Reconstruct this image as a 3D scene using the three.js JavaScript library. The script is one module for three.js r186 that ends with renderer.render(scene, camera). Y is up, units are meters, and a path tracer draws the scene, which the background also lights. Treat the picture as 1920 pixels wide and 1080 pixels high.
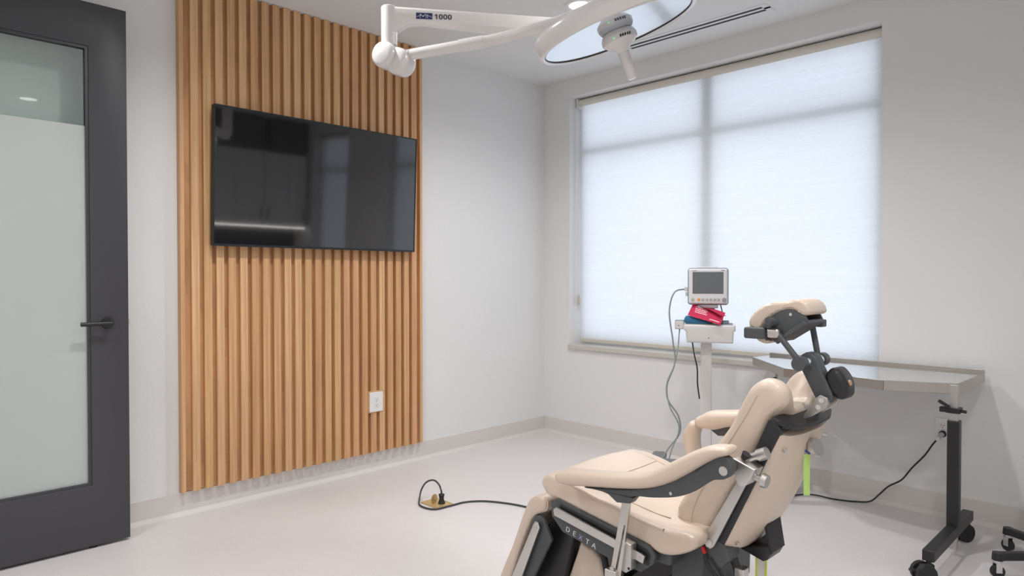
import * as THREE from 'three';
import { RoundedBoxGeometry } from 'three/addons/geometries/RoundedBoxGeometry.js';
import { mergeGeometries, toCreasedNormals } from 'three/addons/utils/BufferGeometryUtils.js';
import { RectAreaLightUniformsLib } from 'three/addons/lights/RectAreaLightUniformsLib.js';
import { FontLoader } from 'three/addons/loaders/FontLoader.js';
import { TextGeometry } from 'three/addons/geometries/TextGeometry.js';

// ---------------------------------------------------------------- camera, sky, exposure
const scene = new THREE.Scene();
const camera = new THREE.PerspectiveCamera(45.98, 16 / 9, 0.05, 60);
camera.position.set(3.67, 1.2224, 4.0066);
camera.lookAt(3.67 - 0.7094, 1.2224 - 0.0155, 4.0066 - 0.7047);
const renderer = new THREE.WebGLRenderer({ antialias: true });
renderer.toneMapping = THREE.LinearToneMapping;
renderer.toneMappingExposure = 1.05;
renderer.shadowMap.enabled = true;
scene.background = new THREE.Color().setRGB(1.24, 1.34, 1.54);       // bright overcast sky outside the windows
RectAreaLightUniformsLib.init();
const LAMP = new THREE.Color().setRGB(1.0, 0.985, 0.978);            // recessed ceiling lamps, neutral white
const LAMP_POWER = 6.35;

// ---------------------------------------------------------------- helpers
const H = 2.74;
let seed = 7;
const rnd = () => { seed = (seed * 1664525 + 1013904223) >>> 0; return seed / 4294967296; };
const V = (x, y, z) => new THREE.Vector3(x, y, z);
const taken = new Map();
function numbered(n) { const k = taken.get(n) ?? 0; taken.set(n, k + 1); return k ? n + '_' + String(k).padStart(3, '0') : n; }
function mat(r, g, b, rough = 0.6, extra = {}) { return new THREE.MeshPhysicalMaterial({ color: new THREE.Color().setRGB(r, g, b), roughness: rough, ...extra }); }
function obj(name, geo, m, parent) {
  const o = new THREE.Mesh(Array.isArray(geo) ? merge(geo) : geo, m);
  o.castShadow = o.receiveShadow = true; o.name = parent === scene ? numbered(name) : name;
  parent.add(o); return o;
}
function thing(name, label, category, [x, y, z] = [0, 0, 0], turn = 0, group) {
  const o = new THREE.Group(); o.name = numbered(name); o.position.set(x, y, z); o.rotation.y = turn;
  o.userData = { label, category }; if (group) o.userData.group = group;
  scene.add(o); return o;
}
function solo(name, label, category, geo, m, group) {
  const o = obj(name, geo, m, scene); o.userData = { label, category }; if (group) o.userData.group = group; return o;
}
function struct(name, geo, m, label, category) {
  const o = obj(name, geo, m, scene); o.userData = { kind: 'structure', label, category }; return o;
}
function structGroup(name, label, category, [x, y, z] = [0, 0, 0]) {
  const o = new THREE.Group(); o.name = numbered(name); o.position.set(x, y, z); o.userData = { kind: 'structure', label, category }; scene.add(o); return o;
}
function merge(list) { return mergeGeometries(list.map((g) => { const h = g.index ? g.toNonIndexed() : g; for (const k of Object.keys(h.attributes)) if (!['position', 'normal', 'uv'].includes(k)) h.deleteAttribute(k); return h; })); }
function box(x0, x1, y0, y1, z0, z1) { return new THREE.BoxGeometry(x1 - x0, y1 - y0, z1 - z0).translate((x0 + x1) / 2, (y0 + y1) / 2, (z0 + z1) / 2); }
function rbox(x0, x1, y0, y1, z0, z1, r = 0.004, s = 2) {
  return new RoundedBoxGeometry(x1 - x0, y1 - y0, z1 - z0, s, Math.min(r, (x1 - x0) / 2.01, (y1 - y0) / 2.01, (z1 - z0) / 2.01)).translate((x0 + x1) / 2, (y0 + y1) / 2, (z0 + z1) / 2);
}
function cyl(a, b, r0, r1 = r0, n = 20) {           // cylinder from a (radius r0) to b (radius r1)
  const d = b.clone().sub(a), g = new THREE.CylinderGeometry(r1, r0, d.length(), n);
  g.applyQuaternion(new THREE.Quaternion().setFromUnitVectors(V(0, 1, 0), d.clone().normalize()));
  return g.translate((a.x + b.x) / 2, (a.y + b.y) / 2, (a.z + b.z) / 2);
}
function bar(a, b, w, t, up = V(0, 1, 0), r = 0.003) { // rectangular bar from a to b, w wide (sideways), t thick (along up)
  const d = b.clone().sub(a), L = d.length(); d.normalize();
  const s = new THREE.Vector3().crossVectors(d, up).normalize(), u = new THREE.Vector3().crossVectors(d, s);
  const g = new RoundedBoxGeometry(w, t, L, 2, Math.min(r, w / 2.01, t / 2.01));
  g.applyMatrix4(new THREE.Matrix4().makeBasis(s, u, d.clone()));
  return g.translate((a.x + b.x) / 2, (a.y + b.y) / 2, (a.z + b.z) / 2);
}
function tube(pts, r, seg = 60, rs = 10) { return new THREE.TubeGeometry(new THREE.CatmullRomCurve3(pts.map((p) => V(...p))), seg, r, rs, false); }
function shapeOf(pts, smooth) {
  if (!smooth) return new THREE.Shape(pts.map((p) => new THREE.Vector2(p[0], p[1])));
  const c = new THREE.CatmullRomCurve3(pts.map((p) => V(p[0], p[1], 0)), true, 'centripetal');
  return new THREE.Shape(c.getSpacedPoints(smooth).slice(0, -1).map((p) => new THREE.Vector2(p.x, p.y)));
}
// outline in the x-y plane pushed from z0 to z1, edges rounded by b; smooth = number of points on a spline through the outline
function ext(pts, z0, z1, b = 0.003, { smooth = 0, steps = 1, seg = 3, crease = 0.7, holes = [], deform } = {}) {
  const s = shapeOf(pts, smooth); for (const h of holes) s.holes.push(shapeOf(h));
  const g = new THREE.ExtrudeGeometry(s, { depth: z1 - z0 - 2 * b, steps, bevelEnabled: b > 0, bevelThickness: b, bevelSize: b, bevelOffset: -b, bevelSegments: seg, curveSegments: 8 });
  g.translate(0, 0, z0 + b);
  if (deform) { const p = g.attributes.position, v = V(0, 0, 0); for (let i = 0; i < p.count; i++) { v.fromBufferAttribute(p, i); deform(v); p.setXYZ(i, v.x, v.y, v.z); } }
  g.clearGroups();
  return toCreasedNormals(g, crease);
}
// padded roll: centre line in the x-y plane with half heights, half width w across z
function sweep(pts, zc, w, e = 2.6, n = 28, m = 60) {
  const c = new THREE.CatmullRomCurve3(pts.map((p) => V(p[0], p[1], p[2])), false, 'centripetal'), rings = [], pos = [], idx = [];
  const at = (t) => { const p = c.getPoint(t), q = c.getTangent(t); q.z = 0; q.normalize(); return [p, q]; };
  const cap = (t, s) => { const [p, q] = at(t), k = []; for (let i = 0; i < 6; i++) { const a = i / 6 * Math.PI / 2; k.push([p.x + s * q.x * p.z * Math.cos(a), p.y + s * q.y * p.z * Math.cos(a), q, p.z * Math.sin(a) + 0.0004, w - p.z * (1 - Math.sin(a))]); } return k; };
  rings.push(...cap(0, -1));
  for (let i = 0; i <= m; i++) { const [p, q] = at(i / m); rings.push([p.x, p.y, q, p.z, w]); }
  rings.push(...cap(1, 1).reverse());
  for (const [x, y, q, h, ww] of rings) for (let j = 0; j < n; j++) {
    const a = j / n * Math.PI * 2, ca = Math.cos(a), sa = Math.sin(a), u = Math.sign(sa) * Math.abs(sa) ** (2 / e) * h, z = Math.sign(ca) * Math.abs(ca) ** (2 / e) * ww;
    pos.push(x - q.y * u, y + q.x * u, zc + z);
  }
  for (let i = 0; i < rings.length - 1; i++) for (let j = 0; j < n; j++) { const a = i * n + j, b = i * n + (j + 1) % n; idx.push(a, b, a + n, b, b + n, a + n); }
  for (const k of [0, rings.length - 1]) { const o = pos.length / 3; pos.push(rings[k][0], rings[k][1], zc); for (let j = 0; j < n; j++) { const a = k * n + j, b = k * n + (j + 1) % n; k ? idx.push(a, b, o) : idx.push(b, a, o); } }
  const g = new THREE.BufferGeometry(); g.setAttribute('position', new THREE.Float32BufferAttribute(pos, 3)); g.setAttribute('uv', new THREE.Float32BufferAttribute(new Float32Array(pos.length / 3 * 2), 2)); g.setIndex(idx); g.computeVertexNormals(); return g;
}
function texture(w, h, f, { srgb = false, repeat = [1, 1] } = {}) {
  const d = new Uint8Array(w * h * 4);
  for (let y = 0; y < h; y++) for (let x = 0; x < w; x++) { const c = f(x / w, y / h); d.set([...c.map((v) => Math.max(0, Math.min(255, v * 255))), 255], (y * w + x) * 4); }
  const t = new THREE.DataTexture(d, w, h); t.magFilter = THREE.LinearFilter; t.minFilter = THREE.LinearMipmapLinearFilter; t.generateMipmaps = true;
  t.wrapS = t.wrapT = THREE.RepeatWrapping; t.repeat.set(...repeat); if (srgb) t.colorSpace = THREE.SRGBColorSpace; t.needsUpdate = true; return t;
}
const hash = (i, j) => { const s = Math.sin(i * 127.1 + j * 311.7) * 43758.5453; return s - Math.floor(s); };
function noise(x, y, px = 1e9, py = 1e9) {
  const i = Math.floor(x), j = Math.floor(y), u = x - i, v = y - j, a = u * u * (3 - 2 * u), b = v * v * (3 - 2 * v), m = (k, p) => ((k % p) + p) % p;
  const h = (p, q) => hash(m(p, px), m(q, py));
  return (h(i, j) * (1 - a) + h(i + 1, j) * a) * (1 - b) + (h(i, j + 1) * (1 - a) + h(i + 1, j + 1) * a) * b;
}
function canvasTexture(w, h, draw) {
  const c = document.createElement('canvas'); c.width = w; c.height = h; draw(c.getContext('2d'), w, h);
  const t = new THREE.CanvasTexture(c); t.colorSpace = THREE.SRGBColorSpace; return t;
}

// ---------------------------------------------------------------- materials
const speckle = texture(256, 256, (u, v) => { const n = 0.96 + 0.04 * hash(u * 256, v * 256) - 0.01 * noise(u * 9, v * 9, 9, 9); return [n, n, n]; }, { srgb: true, repeat: [9, 9] });
const rollerBump = texture(256, 256, (u, v) => { const n = 0.5 * noise(u * 64, v * 64, 64, 64) + 0.5 * noise(u * 128, v * 128, 128, 128); return [n, n, n]; }, { repeat: [6, 4] });
const M = {
  wall: mat(0.795, 0.795, 0.79, 0.75, { bumpMap: rollerBump, bumpScale: 0.0004 }),
  ceiling: mat(0.775, 0.78, 0.775, 0.9),
  floor: mat(0.7, 0.668, 0.663, 0.42, { map: speckle }),
  base: mat(0.69, 0.655, 0.63, 0.5),
  cove: mat(0.66, 0.63, 0.61, 0.5),
  sill: mat(0.58, 0.56, 0.52, 0.35),
  frameWhite: mat(0.8, 0.82, 0.83, 0.4),
  white: mat(0.82, 0.8, 0.8, 0.28),
  plastic: mat(0.8, 0.8, 0.8, 0.4),
  enamel: mat(0.72, 0.695, 0.69, 0.22, { clearcoat: 0.4, clearcoatRoughness: 0.15 }),
  taupe: mat(0.42, 0.37, 0.34, 0.4),
  vinyl: mat(0.68, 0.555, 0.45, 0.42, { clearcoat: 0.35, clearcoatRoughness: 0.35 }),
  seam: mat(0.6, 0.47, 0.37, 0.7),
  black: mat(0.018, 0.018, 0.02, 0.42),
  rubber: mat(0.02, 0.02, 0.022, 0.65),
  char: mat(0.075, 0.08, 0.085, 0.5),
  doorGrey: mat(0.05, 0.05, 0.056, 0.4),
  steel: mat(0.62, 0.6, 0.57, 0.28, { metalness: 1 }),
  satin: mat(0.6, 0.585, 0.56, 0.42, { metalness: 1 }),
  chrome: mat(0.75, 0.75, 0.75, 0.12, { metalness: 1 }),
  brass: mat(0.7, 0.5, 0.24, 0.4, { metalness: 0.55 }),
  cable: mat(0.3, 0.32, 0.33, 0.5),
  cableGreen: mat(0.08, 0.22, 0.19, 0.5),
  glass: mat(1, 1, 1, 0.0, { transmission: 1, thickness: 0, ior: 1.45 }),
  tag: mat(0.55, 0.85, 0.22, 0.6, { transmission: 0.3, thickness: 0 }),
};

// ---------------------------------------------------------------- room shell
struct('floor', box(-0.15, 4.6, -0.1, 0, -0.35, 5.4), M.floor, 'seamless pale grey vinyl floor', 'floor');
struct('ceiling', box(-0.15, 4.6, H, H + 0.12, -0.35, 5.4), M.ceiling, 'plain white painted ceiling', 'ceiling');
struct('wall_left', box(-0.15, 0, 0, H, -0.35, 5.4), M.wall, 'white wall behind the wooden slat panel', 'wall');
const WX0 = 0.266, WX1 = 2.465, WY0 = 0.7085, WY1 = 2.6075, W2X0 = 3.2, W2X1 = 3.95;
{
  const rect = (a, b, c, d) => [[a, c], [b, c], [b, d], [a, d]];
  const g = ext(rect(-0.0, 4.45, 0, H), -0.26, 0, 0, { holes: [rect(WX0, WX1, WY0 - 0.035, WY1), rect(W2X0, W2X1, WY0 - 0.035, WY1)], crease: 0.3 });
  struct('wall_back', g, M.wall, 'white wall with the large shaded window', 'wall');
}
struct('wall_right', box(4.4, 4.55, 0, H, -0.35, 5.4), M.wall, 'white wall behind the cabinets', 'wall');
struct('wall_front', box(0, 4.4, 0, H, 5.2, 5.35), M.wall, 'white wall behind the viewpoint', 'wall');
const coveShape = [[0, 0], [0.022, 0], [0.009, 0.008], [0, 0.022]];
function baseboard(side, boards, coves, label) {
  const o = structGroup('baseboard_' + side, label, 'baseboard');
  boards.forEach((b) => obj('board', b, M.base, o)); coves.forEach((c) => obj('cove', c, M.cove, o));
}
baseboard('left', [rbox(-0.002, 0.011, 0, 0.117, 0.0, 5.2, 0.002)], [ext(coveShape, 0, 5.2, 0).translate(0.01, 0, 0)], 'grey vinyl baseboard under the slat panel');
baseboard('back', [rbox(0.011, 4.4, 0, 0.117, -0.002, 0.011, 0.002)], [ext(coveShape, 0, 4.4, 0).rotateY(-Math.PI / 2).translate(4.4, 0, 0.01)], 'grey vinyl baseboard under the window');
baseboard('right', [rbox(4.389, 4.402, 0, 0.117, 1.5, 5.2, 0.002)], [], 'grey vinyl baseboard on the cabinet wall');

// ---------------------------------------------------------------- windows: frame, panes, outside only sky
function windowUnit(n, x0, x1, label, mullions) {
  const o = structGroup('window_' + n, label, 'window', [x0, WY0, 0]), w = x1 - x0, h = WY1 - WY0, zf = -0.135, zb = -0.21, f = 0.06, ty = 2.19 - WY0;
  obj('frame', [box(0, f, 0, h, zb, zf), box(w - f, w, 0, h, zb, zf), box(f, w - f, h - f, h, zb, zf), box(f, w - f, 0, f, zb, zf)], M.frameWhite, o);
  const cuts = [f, ...mullions.flatMap((m) => [m - 0.044, m + 0.044]), w - f];
  mullions.forEach((m) => obj('mullion', box(m - 0.044, m + 0.044, f, h - f, zb, zf + 0.01), M.frameWhite, o));
  for (let i = 0; i < cuts.length; i += 2) {
    obj('transom', box(cuts[i], cuts[i + 1], ty - 0.03, ty + 0.03, zb, zf + 0.005), M.frameWhite, o);
    for (const [a, b] of [[f, ty - 0.03], [ty + 0.03, h - f]]) obj('pane', new THREE.PlaneGeometry(cuts[i + 1] - cuts[i], b - a).translate((cuts[i] + cuts[i + 1]) / 2, (a + b) / 2, -0.175), M.glass, o);
  }
}
windowUnit(1, WX0, WX1, 'large window with white mullion and transom behind the roller shade', [1.37 - WX0]);
windowUnit(2, W2X0, W2X1, 'narrow window beside the cabinets', []);
struct('trim_1', rbox(WX0 - 0.002, WX1 + 0.002, WY0 - 0.035, WY0, -0.25, 0.018, 0.004), M.sill, 'pale grey stone sill below the large window', 'sill');
struct('trim_2', rbox(W2X0 - 0.002, W2X1 + 0.002, WY0 - 0.035, WY0, -0.25, 0.018, 0.004), M.sill, 'pale grey stone sill below the narrow window', 'sill');

const weave = texture(64, 256, (u, v) => { const n = 0.955 + 0.022 * noise(u * 3, v * 128, 3, 128) + 0.022 * hash(Math.floor(u * 64), Math.floor(v * 256)); return [n, n, n]; }, { srgb: true, repeat: [2, 3] });
const fabric = mat(0.9, 0.93, 0.95, 1, { transmission: 0.62, thickness: 0, map: weave });
function shade(x0, x1, label, chain) {
  const o = thing('roller_shade', label, 'shade', [x0, WY0, -0.1]), w = x1 - x0, top = 2.575 - WY0;
  obj('fabric', new THREE.PlaneGeometry(w, top - 0.03, 1, 1).translate(w / 2, 0.03 + (top - 0.03) / 2, 0), fabric, o);
  obj('hem_bar', rbox(-0.005, w + 0.003, 0.016, 0.042, -0.006, 0.006, 0.003), M.taupeLight ?? (M.taupeLight = mat(0.62, 0.58, 0.5, 0.6)), o);
  obj('roller', cyl(V(-0.012, top, -0.001), V(w, top, -0.001), 0.026, 0.026, 24), M.beigeFabric ?? (M.beigeFabric = mat(0.7, 0.67, 0.6, 0.8)), o);
  obj('bracket', rbox(-0.028, -0.014, top - 0.045, top + 0.032, -0.03, 0.03, 0.004), M.plastic, o);
  if (chain) {
    const c = obj('chain', [cyl(V(-0.008, 0.36, 0.026), V(-0.008, top, 0.026), 0.0016, 0.0016, 6), cyl(V(-0.002, 0.36, 0.026), V(-0.002, top, 0.026), 0.0016, 0.0016, 6)], M.frameWhite, o);
    obj('tensioner', rbox(-0.014, 0.004, 0.30, 0.375, 0.016, 0.036, 0.005), mat(0.55, 0.5, 0.42, 0.5), c);
  }
}
shade(0.3, 2.45, 'wide translucent white roller shade glowing in the large window', true);
shade(W2X0 + 0.02, W2X1 - 0.02, 'narrow translucent roller shade beside the cabinets', false);

// ---------------------------------------------------------------- ceiling fittings
const lens = mat(0.9, 0.9, 0.88, 0.4, { emissive: new THREE.Color().setRGB(1, 0.96, 0.9), emissiveIntensity: 5 });
const lampSpots = [[2.44, 1.75, 'recessed round ceiling lamp between the treatment chair and the window'], [1.236, 1.052, 'recessed round ceiling lamp just behind the surgical light'], [1.236, 2.84, 'recessed round ceiling lamp in front of the slat panel'],
  [3.65, 2.84, 'recessed round ceiling lamp over the rear of the chair'], [1.236, 4.5, 'recessed round ceiling lamp by the open door'], [3.65, 4.5, 'recessed round ceiling lamp behind the viewpoint']];
for (const [x, z, label] of lampSpots) {
  const o = thing('ceiling_lamp', label, 'lamp', [x, H, z], 0, 'recessed ceiling lamps');
  obj('trim_ring', new THREE.LatheGeometry([[0.062, -0.0005], [0.064, -0.004], [0.085, -0.005], [0.088, -0.002], [0.088, 0]].map((p) => new THREE.Vector2(...p)), 40), M.white, o);
  obj('lens', new THREE.CircleGeometry(0.063, 32).rotateX(Math.PI / 2).translate(0, -0.002, 0), lens, o);
  const l = new THREE.SpotLight(LAMP, LAMP_POWER, 0, 1.35, 0.9, 2); l.position.set(x, H - 0.02, z); l.target.position.set(x, 0, z); l.castShadow = true; l.shadow.radius = 3; l.name = 'ceiling_lamp_light';
  scene.add(l, l.target); l.target.name = 'ceiling_lamp_aim';
}
{
  const o = thing('slot_diffuser', 'long white air diffuser with two black slots in the ceiling', 'vent', [1.48, H, 0.285]), L = 0.46;
  obj('backing', box(-L, L, -0.0012, 0.0, -0.04, 0.04), M.rubber, o);
  const f = [[-0.066, -0.037], [-0.011, 0.011], [0.037, 0.066]].map(([a, b]) => box(-L - 0.035, L + 0.035, -0.003, 0, a, b));
  f.push(box(-L - 0.035, -L, -0.003, 0, -0.037, 0.037), box(L, L + 0.035, -0.003, 0, -0.037, 0.037));
  obj('frame', f, M.ceiling, o);
}

// ---------------------------------------------------------------- wooden slat panel
const grain = texture(128, 1024, (u, v) => {
  const w = noise(u * 3, v * 7, 3, 7), s = noise(u * 26 + 3 * w, v * 9, 1e9, 9), k = noise(u * 60, v * 30, 60, 30), b = noise(u * 2, v * 4, 2, 4);
  const n = 0.9 + 0.11 * s + 0.06 * (k - 0.5) + 0.12 * (b - 0.5) - 0.05 * (noise(u * 90 + 5 * w, v * 16, 1e9, 16) > 0.8 ? 1 : 0);
  return [n, n * (0.985 + 0.015 * s), n * (0.96 + 0.04 * s)];
}, { srgb: true });
const woods = [[0.74, 0.43, 0.215], [0.78, 0.455, 0.235], [0.70, 0.395, 0.195], [0.77, 0.47, 0.23], [0.75, 0.415, 0.215], [0.8, 0.49, 0.26]].map(([r, g, b], i) => {
  const t = grain.clone(); t.offset.set(i * 0.37, i * 0.173); t.needsUpdate = true; return mat(r, g, b, 0.5, { map: t });
});
{
  const o = thing('slat_panel', 'tall panel of vertical light brown wooden slats behind the television', 'wall panel', [0, 0.122, 2.01]), y1 = H - 0.122 - 0.002;
  obj('backing', box(0.001, 0.018, 0, y1, 1.247 - 2.01, 2.773 - 2.01), woods[0], o);
  const slat = new THREE.BoxGeometry(0.027, y1, 0.039), edge = new THREE.BoxGeometry(0.027, y1, 0.0195);
  for (let i = 0; i < 25; i++) {
    const thin = i === 0 || i === 24, z = i === 0 ? 2.763 : i === 24 ? 1.2555 : 2.719 - 0.06307 * (i - 1) - 0.0195;
    obj('slat', thin ? edge : slat, woods[Math.floor(rnd() * 6)], o).position.set(0.0315, y1 / 2, z - 2.01);
  }
  obj('outlet_block', box(0.018, 0.0455, 0.375 - 0.122, 0.51 - 0.122, 1.548 - 2.01, 1.668 - 2.01), woods[3], o);
}
function outlet(label, [x, y, z], turn, w, h) {            // faces local +z
  const o = thing('wall_outlet', label, 'outlet', [x, y, z], turn);
  obj('plate', rbox(-w / 2, w / 2, -h / 2, h / 2, 0, 0.006, 0.004), M.plastic, o);
  for (const s of [1, -1]) {
    const r = obj('receptacle', ext([[-0.017, -0.009], [-0.012, -0.014], [0.012, -0.014], [0.017, -0.009], [0.017, 0.009], [0.012, 0.014], [-0.012, 0.014], [-0.017, 0.009]], 0.005, 0.0085, 0.0008).translate(0, s * 0.0195, 0), M.white, o);
    for (const a of [-0.0063, 0.0063]) obj('slot', box(a - 0.0011, a + 0.0011, s * 0.0195 - 0.001, s * 0.0195 + 0.0075, 0.0083, 0.0088), M.black, r);
    obj('slot', cyl(V(0, s * 0.0195 - 0.0075, 0.0083), V(0, s * 0.0195 - 0.0075, 0.0088), 0.0024, 0.0024, 10), M.black, r);
  }
  obj('screw', cyl(V(0, 0, 0.0055), V(0, 0, 0.0072), 0.003, 0.003, 10), M.satin, o);
  return o;
}
outlet('white double outlet set into the wooden slat panel', [0.0458, 0.441, 1.612], Math.PI / 2, 0.098, 0.124);

// ---------------------------------------------------------------- television, tilted slightly down
{
  const o = thing('television', 'large flat black television hung on the wooden slats', 'television', [0.093, 1.387, 1.99]);
  o.rotation.z = -0.04;
  const w = 0.6415, h = 0.727;
  obj('housing', rbox(-0.035, 0, 0.0, h, -w, w, 0.006), M.black, o);
  obj('bezel', [box(0, 0.004, 0, 0.012, -w, w), box(0, 0.004, h - 0.007, h, -w, w), box(0, 0.004, 0.012, h - 0.007, -w, -w + 0.007), box(0, 0.004, 0.012, h - 0.007, w - 0.007, w)], mat(0.012, 0.02, 0.024, 0.3), o);
  obj('screen', box(0, 0.0015, 0.012, h - 0.007, -w + 0.007, w - 0.007), mat(0.012, 0.012, 0.013, 0.06, { ior: 1.6, clearcoat: 1, clearcoatRoughness: 0.04 }), o);
  obj('wall_mount', rbox(-0.046, -0.034, 0.2, 0.52, -0.2, 0.2, 0.004), M.black, o);
}

// ---------------------------------------------------------------- open door flat against the wall
{
  const o = thing('door_1', 'dark grey door with one tall frosted glass pane, opened against the wall', 'door', [0.135, 0, 3.5]); o.userData.kind = 'structure';
  const z0 = 3.05 - 3.5, z1 = 3.96 - 3.5, T = 0.045, y0 = 0.012, y1 = 2.45, gz0 = z0 + 0.153, gz1 = z1 - 0.15, gy0 = 0.285, gy1 = 2.255;
  const rectZ = (a, b, c, d) => [[-b, c], [-a, c], [-a, d], [-b, d]];
  obj('leaf', ext(rectZ(z0, z1, y0, y1), 0, T, 0.0012, { holes: [rectZ(gz0, gz1, gy0, gy1)], crease: 0.3 }).rotateY(Math.PI / 2), M.doorGrey, o);
  const bead = (x0, x1) => [box(x0, x1, gy0, gy0 + 0.012, gz0, gz1), box(x0, x1, gy1 - 0.012, gy1, gz0, gz1), box(x0, x1, gy0 + 0.012, gy1 - 0.012, gz0, gz0 + 0.012), box(x0, x1, gy0 + 0.012, gy1 - 0.012, gz1 - 0.012, gz1)];
  obj('glazing_bead', [...bead(0.029, 0.039), ...bead(0.006, 0.016)], M.doorGrey, o);
  const pane = obj('glass_pane', box(0.019, 0.026, gy0 + 0.002, gy1 - 0.002, gz0 + 0.002, gz1 - 0.002), mat(0.9, 0.94, 0.93, 0.02, { transmission: 1, thickness: 0, ior: 1.5 }), o);
  const film = obj('frosted_film', new THREE.PlaneGeometry(gz1 - gz0, 1.9 - gy0).rotateY(Math.PI / 2).translate(0.0275, (1.9 + gy0) / 2, (gz0 + gz1) / 2), mat(0.68, 0.72, 0.71, 0.7, { transmission: 0.35, thickness: 0, clearcoat: 0.6, clearcoatRoughness: 0.1 }), pane);
  film.userData.label = 'frosted film on the lower glass';
  for (const s of [1, -1]) {
    const x = s > 0 ? T : 0, hy = 1.015, hz = 3.137 - 3.5;
    const hd = obj('handle', [cyl(V(x + s * 0.008, hy, hz), V(x + s * 0.05, hy, hz), 0.009), cyl(V(x + s * 0.045, hy, hz - 0.009), V(x + s * 0.045, hy, hz + 0.115), 0.0095)], M.black, o);
    obj('rose', cyl(V(x, hy, hz), V(x + s * 0.009, hy, hz), 0.027, 0.026, 28), M.black, hd);
  }
  obj('latch', box(0.017, 0.027, 1.0, 1.03, z0 - 0.009, z0 + 0.004), M.steel, o);
  obj('door_stop', [cyl(V(0.022, 0.0, 3.197 - 3.5), V(0.022, 0.014, 3.197 - 3.5), 0.016, 0.012, 16)], M.rubber, o);
  for (const y of [0.25, 1.2, 2.2]) obj('hinge', cyl(V(-0.006, y, z1 + 0.004), V(-0.006, y + 0.1, z1 + 0.004), 0.007, 0.007, 12), M.steel, o);
}

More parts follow.
